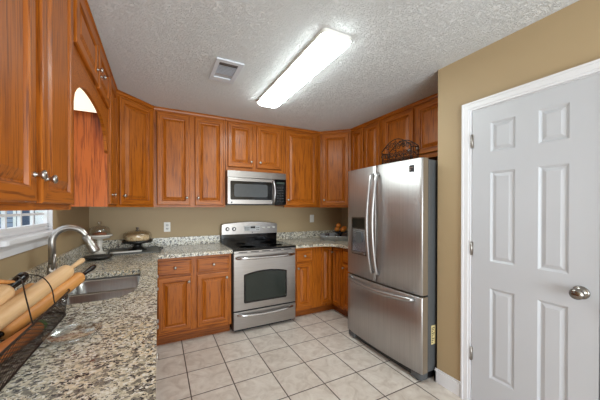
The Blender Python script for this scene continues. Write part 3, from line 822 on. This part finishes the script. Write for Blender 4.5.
# square badge and side label
bx_ = FWD-.085; yb_ = dep(bx_)
bm = B(); box(bm, bx_-.032, bx_+.016, yb_-.0025, yb_+.006, 1.652, 1.706); lg = obj('badge', bm, flat('badge_grey', (56, 58, 62), .4), d2)
bm = B()
for i, j in ((0, 0), (1, 1), (0, 1)): box(bm, bx_-.022+i*.017, bx_-.012+i*.017, yb_-.0032, yb_-.0022, 1.664+j*.018, 1.675+j*.018)
obj('badge_mark', bm, CHROME, lg)
bm = B(); box(bm, FWD-.001, FWD+.0008, FB+.035, FB+.085, .285, .435); lb = obj('rating_label', bm, flat('yellow_label', (226, 208, 150), .6), fr)
bm = B()
for i in range(9): box(bm, FWD+.0008, FWD+.0012, FB+.041, FB+.041+.012+.02*((i*7) % 3)/2, .300+i*.014, .306+i*.014)
obj('label_print', bm, DARK, lb)

# ------------------------------------------------------------------ ceiling light and vent
t = thing('ceiling_light', 'long rounded white fluorescent ceiling light, switched on', 'light', (.990, 1.925, H))
bm = B(); prism(bm, rrect(-.110, .110, -.607, .607, .03), -.026, -.001); obj('housing', bm, WPLA, t)
bm = B()
def loopz(hx, hy, r_, z): return [bm.verts.new((x, y, z)) for x, y in rrect(-hx, hx, -hy, hy, r_, 6)]
prev = None
for hx, hy, r_, z in ((.108, .605, .045, -.026), (.107, .604, .045, -.036), (.098, .595, .05, -.047), (.082, .579, .05, -.052)):
    q = loopz(hx, hy, r_, z)
    if prev:
        for i in range(len(q)): bm.faces.new((prev[i], prev[(i+1) % len(q)], q[(i+1) % len(q)], q[i])).smooth = True
    prev = q
bm.faces.new(prev)
obj('diffuser', bm, emit('ceiling_light_diffuser', (240, 252, 250), LAMP_STRENGTH), t)

VENTW = flat('vent_white', (214, 218, 226), .5)
t = thing('ceiling_vent', 'square white ceiling air vent left of the ceiling light', 'vent', (.475, 2.095, H))
bm = B()
for a in ((-.10, .10, -.17, -.135), (-.10, .10, .105, .17), (-.10, -.072, -.135, .105), (.066, .10, -.135, .105)): box(bm, a[0], a[1], a[2], a[3], -.012, -.001)
obj('frame', bm, VENTW, t)
bm = B(); box(bm, -.072, .066, -.135, .105, -.003, -.001); obj('backing', bm, flat('vent_dark', (190, 190, 194), .8), t)
for i in range(9):
    bm = B(); y = -.128+i*.020; prism(bm, [(y, -.011), (y+.003, -.011), (y+.012, -.003), (y+.009, -.003)], -.072, .066, 0, 'x'); obj('louvre', bm, VENTW, t)
bm = B(); box(bm, -.070, .064, -.133, -.098, -.012, -.003); obj('damper_plate', bm, DGREY, t)

# ------------------------------------------------------------------ wall plates
def plate(name, label, x, z, kind):
    t = thing(name, label, name.replace('_', ' '), (x, YB, z))
    bm = B(); box(bm, -.035, .035, -.006, -.0005, -.057, .057, 0, .002); obj('cover_plate', bm, WPLA, t)
    if kind == 'outlet':
        for s in (-1, 1):
            bm = B(); prism(bm, rrect(-.016, .016, s*.020-.013, s*.020+.013, .008), -.0085, -.005, 0, 'y'); f_ = obj('socket', bm, flat('ivory_socket', (206, 204, 200), .4), t)
            bm = B(); box(bm, -.009, -.006, -.0092, -.0083, s*.020-.002, s*.020+.007); box(bm, .006, .009, -.0092, -.0083, s*.020-.002, s*.020+.007); box(bm, -.002, .002, -.0092, -.0083, s*.020-.010, s*.020-.006); obj('slots', bm, DARK, f_)
    else:
        bm = B(); box(bm, -.005, .005, -.016, -.005, -.002, .014, 0, .001); obj('toggle', bm, WPLA, t)
plate('power_outlet', 'white double power outlet on the back wall left of the range', .093, 1.14, 'outlet')
plate('light_switch', 'white switch plate on the back wall right of the range', 2.097, 1.205, 'switch')

# ------------------------------------------------------------------ cake stand, covered plate, trays
cs = thing('cake_stand', 'white ceramic pedestal cake stand under the left corner cabinet', 'cake stand', (-.522, 3.20, CZ))
bm = B(); lathe(bm, [(.0, .0), (.052, 0), (.052, .006), (.036, .014), (.024, .03), (.020, .06), (.025, .10), (.026, .12), (.022, .135), (.045, .145), (.085, .152), (.088, .166), (.106, .170), (.108, .186), (.100, .188), (.09, .180), (0, .180)], n=36)
obj('pedestal', bm, PORC, cs)
gd = thing('glass_dome', 'small clear glass dome with round knob on the white cake stand', 'glass cover', (-.522, 3.20, CZ+.182))
bm = B(); lathe(bm, [(.084, 0), (.084, .05), (.078, .072), (.058, .086), (.02, .092), (.008, .094), (.007, .103), (.017, .110), (.020, .122), (.013, .134), (0, .137)], n=32); obj('dome', bm, GLASS, gd)
ck_ = thing('pastry', 'small reddish brown pastry under the glass dome on the cake stand', 'food', (-.522, 3.20, CZ+.1815))
bm = B(); lathe(bm, [(.0, .0), (.055, .0), (.060, .012), (.045, .026), (.0, .030)], n=20); obj('crust', bm, flat('pastry_brown', (170, 104, 70), .7), ck_)

px, py = -.200, 3.275
t = thing('cake_plate', 'dark footed cake plate on the tray beside the outlet', 'cake stand', (px, py, CZ+.006))
bm = B(); lathe(bm, [(0, 0), (.095, 0), (.095, .008), (.055, .020), (.035, .045), (.045, .062), (.12, .074), (.145, .080), (.145, .104), (.138, .104), (.12, .092), (0, .092)], n=36); obj('plate', bm, flat('dark_pewter', (56, 54, 52), .3, .6), t)
t = thing('cake', 'pale frosted cake under the wide glass dome', 'cake', (px, py, CZ+.0985))
bm = B(); lathe(bm, [(0, 0), (.108, 0), (.112, .02), (.110, .050), (.095, .064), (0, .068)], n=32)
for v_ in bm.verts: v_.co.z += random.uniform(-.002, .003) if v_.co.z > .01 else 0
CK = NT('frosting'); v = CK.coords(); CK.l(CK.ramp(CK.noise(v, 40, 4), [(.35, lin(206, 170, 128)), (.6, lin(240, 222, 190))]), CK.p.inputs['Base Color']); CK.set(Roughness=.6)
obj('frosting', bm, CK.m, t)
t = thing('cake_dome', 'wide low glass cover with metal knob over the pale cake', 'glass cover', (px, py, CZ+.0995))
bm = B(); lathe(bm, [(.132, 0), (.134, .060), (.128, .082), (.106, .098), (.06, .108), (.012, .110)], n=36); obj('dome', bm, glass('amber_clear_glass', (.93, .90, .84), .10), t)
bm = B(); lathe(bm, [(.022, .110), (.020, .116), (.009, .120), (.009, .128), (.017, .132), (.017, .142), (0, .146)], n=20); obj('knob', bm, STEELD, t)
t = thing('serving_tray', 'dark grey rectangular metal tray under the covered cake', 'tray', (-.21, 3.20, CZ), math.radians(4))
bm = B(); prism(bm, rrect(-.24, .22, -.20, .205, .03), 0, .005); 
tube(bm, [(a, b, .008) for a, b in rrect(-.24, .22, -.20, .205, .03)], .006, 8, closed=True)
obj('tray', bm, flat('dark_tray_metal', (104, 104, 100), .4, .5), t)
bm = B(); tube(bm, [(.222, -.06, .008), (.25, -.055, .02), (.25, .055, .02), (.222, .06, .008)], .005, 8); obj('handle', bm, DARK, t)
bm = B(); prism(bm, [(-.11, -.035), (.13, -.02), (.135, .012), (.10, .02), (-.10, .022), (-.14, 0)], 0, .012, bev=.003)
tag(obj('folded_towel', bm, flat('white_cloth', (236, 232, 226), .8), None, (-.285, 3.10, CZ+.0065), (0, 0, .1)), 'small white folded towel on the dark metal tray', 'towel')
t = thing('soap_dish', 'black round dish on the counter beside the faucet head', 'dish', (-.475, 2.86, CZ))
bm = B(); lathe(bm, [(0, 0), (.08, 0), (.112, .018), (.115, .024), (.108, .024), (.08, .006), (0, .005)], n=30); obj('dish', bm, flat('black_ceramic', (26, 24, 24), .2), t)

# right corner tray with fruit
tx, ty = 2.33, 3.13
t = thing('serving_tray', 'round galvanised metal tray in the right back corner', 'tray', (tx, ty, CZ))
bm = B(); lathe(bm, [(0, 0), (.24, 0), (.256, .062), (.264, .066), (.264, .058), (.250, .060), (.236, .005), (0, .005)], n=44); obj('tray', bm, TINT, t)
bm = B(); tube(bm, [(-.25, -.05, .035), (-.285, -.045, .06), (-.285, .045, .06), (-.25, .05, .035)], .005, 8); obj('handle', bm, TINT, t)
fx, fy = 2.40, 3.16
t = thing('fruit_bowl', 'dark footed bowl holding oranges on the galvanised tray', 'bowl', (fx, fy, CZ+.006))
bm = B(); lathe(bm, [(0, 0), (.06, 0), (.05, .01), (.015, .02), (.015, .05), (.05, .065), (.118, .10), (.125, .104), (.112, .104), (.05, .075), (0, .072)], n=32); obj('bowl', bm, flat('dark_glaze', (50, 46, 46), .25), t)
ORG = NT('orange_peel'); v = ORG.coords(); ORG.l(ORG.ramp(ORG.noise(v, 14, 3), [(.4, lin(196, 104, 30)), (.65, lin(226, 150, 62))]), ORG.p.inputs['Base Color']); ORG.set(Roughness=.4)
def fruit(label, p, r_):
    o = thing('orange_fruit', label, 'fruit', p, random.uniform(0, 6), 'oranges in the dark bowl')
    bm = B(); lathe(bm, [(0, -r_*.92)]+[(r_*math.cos(a), r_*.95*math.sin(a)) for a in [math.radians(-72+12*i) for i in range(13)]]+[(.004, r_*.93), (0, r_*.90)], n=20); b_ = obj('peel', bm, ORG.m, o)
    bm = B(); lathe(bm, [(.0035, r_*.90), (.003, r_*.97), (0, r_*.98)], n=8); obj('stem', bm, flat('stem_brown', (80, 60, 34), .8), o)
fb = CZ+.006
fruit('orange at the left end of the heap in the dark bowl', (fx-.068, fy-.01, fb+.136), .037)
fruit('orange stacked on top of the others in the dark bowl', (fx-.020, fy+.020, fb+.186), .036)
fruit('orange at the front of the heap in the dark bowl', (fx-.000, fy-.055, fb+.130), .037)
fruit('orange at the right end of the heap in the dark bowl', (fx+.062, fy-.010, fb+.142), .038)
for lab, x, y in (('small clear glass tumbler at the left edge of the galvanised tray', 2.14, 3.12), ('small clear glass tumbler between the other tumbler and the fruit bowl', 2.235, 3.02), ('clear glass tumbler at the back of the galvanised tray', 2.22, 3.24)):
    t = thing('glass_tumbler', lab, 'glass', (x, y, CZ+.006), 0, 'glass tumblers on the galvanised tray')
    bm = B(); lathe(bm, [(0, 0), (.026, 0), (.033, .075), (.031, .075), (.024, .008), (0, .008)], n=20); obj('cup', bm, glass('tumbler_glass', (.86, .88, .9), .16), t)

# scroll wire basket on the refrigerator
t = thing('wire_basket', 'dark scrolled wire basket with arched sides on top of the refrigerator', 'basket', (2.0, 1.745, 1.747))
def scroll(bm, cx, cz, r_, x, s=1, turns=1.4, n=18, w_=.0022):
    tube(bm, [(x, cx+s*r_*(1-i/n*.75)*math.cos(turns*2*PI*i/n), cz+r_*(1-i/n*.75)*math.sin(turns*2*PI*i/n)) for i in range(n+1)], w_, 5)
def arch_z(y): return .15+.10*math.cos(y/.18*PI/2)
HL = .165
for x, nm in ((-.05, 'side'), (.05, 'side')):
    bm = B()
    tube(bm, [(x, -HL+2*HL*i/20, arch_z(-HL+2*HL*i/20)) for i in range(21)], .0045, 6)
    tube(bm, [(x*.8, -HL+.01, .012), (x*.8, HL-.01, .012)], .0045, 6)
    tube(bm, [(x*.9, -HL+.003, .075), (x*.9, HL-.003, .075)], .003, 6)
    for i in range(7):
        y = -.15+.05*i; scroll(bm, y, .044, .026, x*.86, 1 if i % 2 else -1, w_=.0034)
        scroll(bm, y, .108, .027, x*.95, -1 if i % 2 else 1, w_=.0034)
        if abs(y) < .13: scroll(bm, y, (arch_z(y)+.14)/2+.01, .026, x*.98, 1 if i % 2 else -1, w_=.0034)
    for y in (-HL, -HL/2, 0, HL/2, HL): tube(bm, [(x*.8, y*.97, .012), (x*.93, y, .075), (x, y, arch_z(y))], .0025, 5)
    obj(nm, bm, WIRE, t)
for s in (-1, 1):
    bm = B()
    tube(bm, [(.05*math.cos(PI*i/12), s*(HL+.02*math.sin(PI*i/12)), .15) for i in range(13)], .0045, 6)
    tube(bm, [(.04*math.cos(PI*i/12), s*(HL-.01+.015*math.sin(PI*i/12)), .012) for i in range(13)], .0045, 6)
    for i in range(1, 12, 2):
        a = PI*i/12; tube(bm, [(.04*math.cos(a), s*(HL-.01+.015*math.sin(a)), .012), (.05*math.cos(a), s*(HL+.02*math.sin(a)), .15)], .0025, 5)
    obj('end_panel', bm, WIRE, t)
bm = B()
for i in range(8): tube(bm, [(-.04, -.154+.044*i, .012), (.04, -.154+.044*i, .012)], .002, 5)
for xx in (-.04, .04):
    for yy in (-.15, .15): tube(bm, [(xx, yy, .0025), (xx, yy, .012)], .004, 6)
obj('base', bm, WIRE, t)

# ------------------------------------------------------------------ rolling pin basket, lower left
BX0, BX1, BY0, BY1 = -.600, -.335, .78, 1.47; BR = 1.016
t = thing('wire_basket', 'dark wire mesh basket full of rolling pins on the counter, lower left', 'basket', (0, 0, CZ))
bm = B(); rim = rrect(BX0, BX1, BY0, BY1, .07, 7); bot = rrect(BX0+.012, BX1-.012, BY0+.012, BY1-.012, .06, 7); hz = BR-CZ
tube(bm, [(x, y, hz) for x, y in rim], .0035, 8, closed=True); obj('rim', bm, WIRE, t)
bm = B(); tube(bm, [(x, y, .004) for x, y in bot], .003, 8, closed=True); obj('base_ring', bm, WIRE, t)
def resample(loop, n):
    P = [Vector(p) for p in loop]+[Vector(loop[0])]; L_ = [0]
    for a, b in zip(P, P[1:]): L_.append(L_[-1]+(b-a).length)
    out = []; k = 0
    for i in range(n):
        s_ = L_[-1]*i/n
        while L_[k+1] < s_: k += 1
        f = (s_-L_[k])/max(1e-9, L_[k+1]-L_[k]); out.append(P[k].lerp(P[k+1], f))
    return out
NM = 60
ra, rb = resample(rim, NM), resample(bot, NM)
bm = B()
for dirn in (1, -1):
    for i in range(NM):
        pts = []
        for k in range(5):
            f = k/4; j = (i+dirn*k*2) % NM; p = ra[j].lerp(rb[j], f); pts.append((p.x, p.y, hz*(1-f)+.004*f))
        tube(bm, pts, .0012, 4, caps=False)
obj('mesh_side', bm, WIRE, t)
bm = B()
for i in range(16):
    y = BY0+.035+(BY1-BY0-.07)*i/15; tube(bm, [(BX0+.035, y, .004), (BX1-.035, y, .004)], .0012, 4)
for i in range(6):
    x = BX0+.035+(BX1-BX0-.07)*i/5; tube(bm, [(x, BY0+.035, .004), (x, BY1-.035, .004)], .0012, 4)
obj('base_grid', bm, WIRE, t)
def smooth_curve(ctrl, n=8):
    out = []; P = [Vector(c) for c in ctrl]; P = [2*P[0]-P[1]]+P+[2*P[-1]-P[-2]]
    for i in range(1, len(P)-2):
        for k in range(n):
            u = k/n; a, b, c, d = P[i-1], P[i], P[i+1], P[i+2]
            out.append(.5*((2*b)+(-a+c)*u+(2*a-5*b+4*c-d)*u*u+(-a+3*b-3*c+d)*u**3))
    out.append(P[-2]); return out

# wooden carrying grip and its wires (world coordinates, z relative to the counter)
g0, g1 = Vector((-.543, 1.278, 1.115-CZ)), Vector((-.469, 1.330, 1.085-CZ))
bm = B(); tube(bm, [g0+(g1-g0)*s for s in (-1.0, -.9, 0, .9, 1.0)], [.005, .009, .010, .009, .006], 12); obj('grip', bm, ORANGEW, t)['label'] = 'turned wooden carrying grip'
bm = B()
tube(bm, smooth_curve([(-.472, 1.328, 1.085-CZ), (-.462, 1.310, 1.112-CZ), (-.425, 1.240, 1.112-CZ), (-.378, 1.130, 1.080-CZ), (-.338, 1.055, 1.016-CZ)]), .0020, 8)
tube(bm, smooth_curve([(-.472, 1.328, 1.085-CZ), (-.450, 1.330, 1.112-CZ), (-.395, 1.310, 1.105-CZ), (-.355, 1.270, 1.070-CZ), (-.337, 1.240, 1.016-CZ)]), .0020, 8)
obj('handle_wire', bm, WIRE, t)

def pin(label, A, T, r_, hl, mat, hmat, hr=.0095, shape='straight', Lb=.27):
    """rolling pin: T is the tip of the handle, A a point further down the axis"""
    A, T = Vector(A), Vector(T); d = (A-T).normalized()
    o = thing('rolling_pin', label, 'rolling pin', T, 0, 'rolling pins in the wire basket')
    o.rotation_mode = 'QUATERNION'; o.rotation_quaternion = d.to_track_quat('Z', 'Y')
    bm = B(); e = .005
    prof = [(0, hl)]+[(r_*.55, hl), (r_*.86, hl+.003), (r_*.97, hl+.010), (r_, hl+.02), (r_, hl+Lb-.02), (r_*.96, hl+Lb-.008), (r_*.8, hl+Lb-.001), (0, hl+Lb)]
    lathe(bm, prof, n=28); obj('barrel', bm, mat, o)
    for base_, s in ((0, 1), (2*hl+Lb, -1)):
        bm = B(); pr = [(0, 0), (hr*.7, .002), (hr*1.05, .012), (hr*1.1, .03), (hr*.85, hl*.6), (hr*.75, hl-.004), (hr*.9, hl-.0005)]
        lathe(bm, [(a, base_+s*b) for a, b in pr], n=16); obj('handle', bm, hmat, o)
    return o
BLK = flat('black_lacquer', (20, 19, 20), .25)
PIN_A = [((-.405, 1.0, 1.03), (-.318, 1.55, 1.115))]
pin('pale maple rolling pin with plain pale handle reaching up towards the faucet', (-.463, 1.188, 1.003), (-.334, 1.640, 1.108), .032, .125, PALEW, PALEW, .0115, Lb=.40)
pin('orange toned rolling pin with a long black handle pointing to the sink', (-.455, 1.208, .956), (-.292, 1.668, 1.066), .029, .12, ORANGEW, BLK, .0115, Lb=.395)
pin('pale rolling pin with short thick black handle at the left edge', (-.513, 1.207, 1.032), (-.462, 1.383, 1.105), .034, .095, PALEW, BLK, .0175, Lb=.24)
pin('light orange rolling pin lying behind the pale maple one', (-.513, 1.275, 1.000), (-.452, 1.558, 1.046), .024, .09, ORANGEW, ORANGEW)
pin('small orange brown rolling pin with green handle low inside the basket', (-.400, 1.10, .945), (-.376, 1.262, .942), .0245, .034, wood('brown_orange_wood', (206, 128, 62), (178, 98, 44)), flat('green_paint', (88, 138, 66), .5), .0185, Lb=.26)

# clear glass dish on the counter
t = thing('glass_dish', 'clear glass dish lying on the granite beside the rolling pin basket', 'dish', (-.262, 1.150, CZ))
bm = B(); lathe(bm, [(0, 0), (.055, 0), (.072, .010), (.079, .018), (.081, .022), (.077, .025), (.073, .021), (.070, .013), (.052, .004), (0, .004)], n=40); obj('dish', bm, glass('thick_dish_glass', (.95, .97, .98), .12, .03, .9), t)
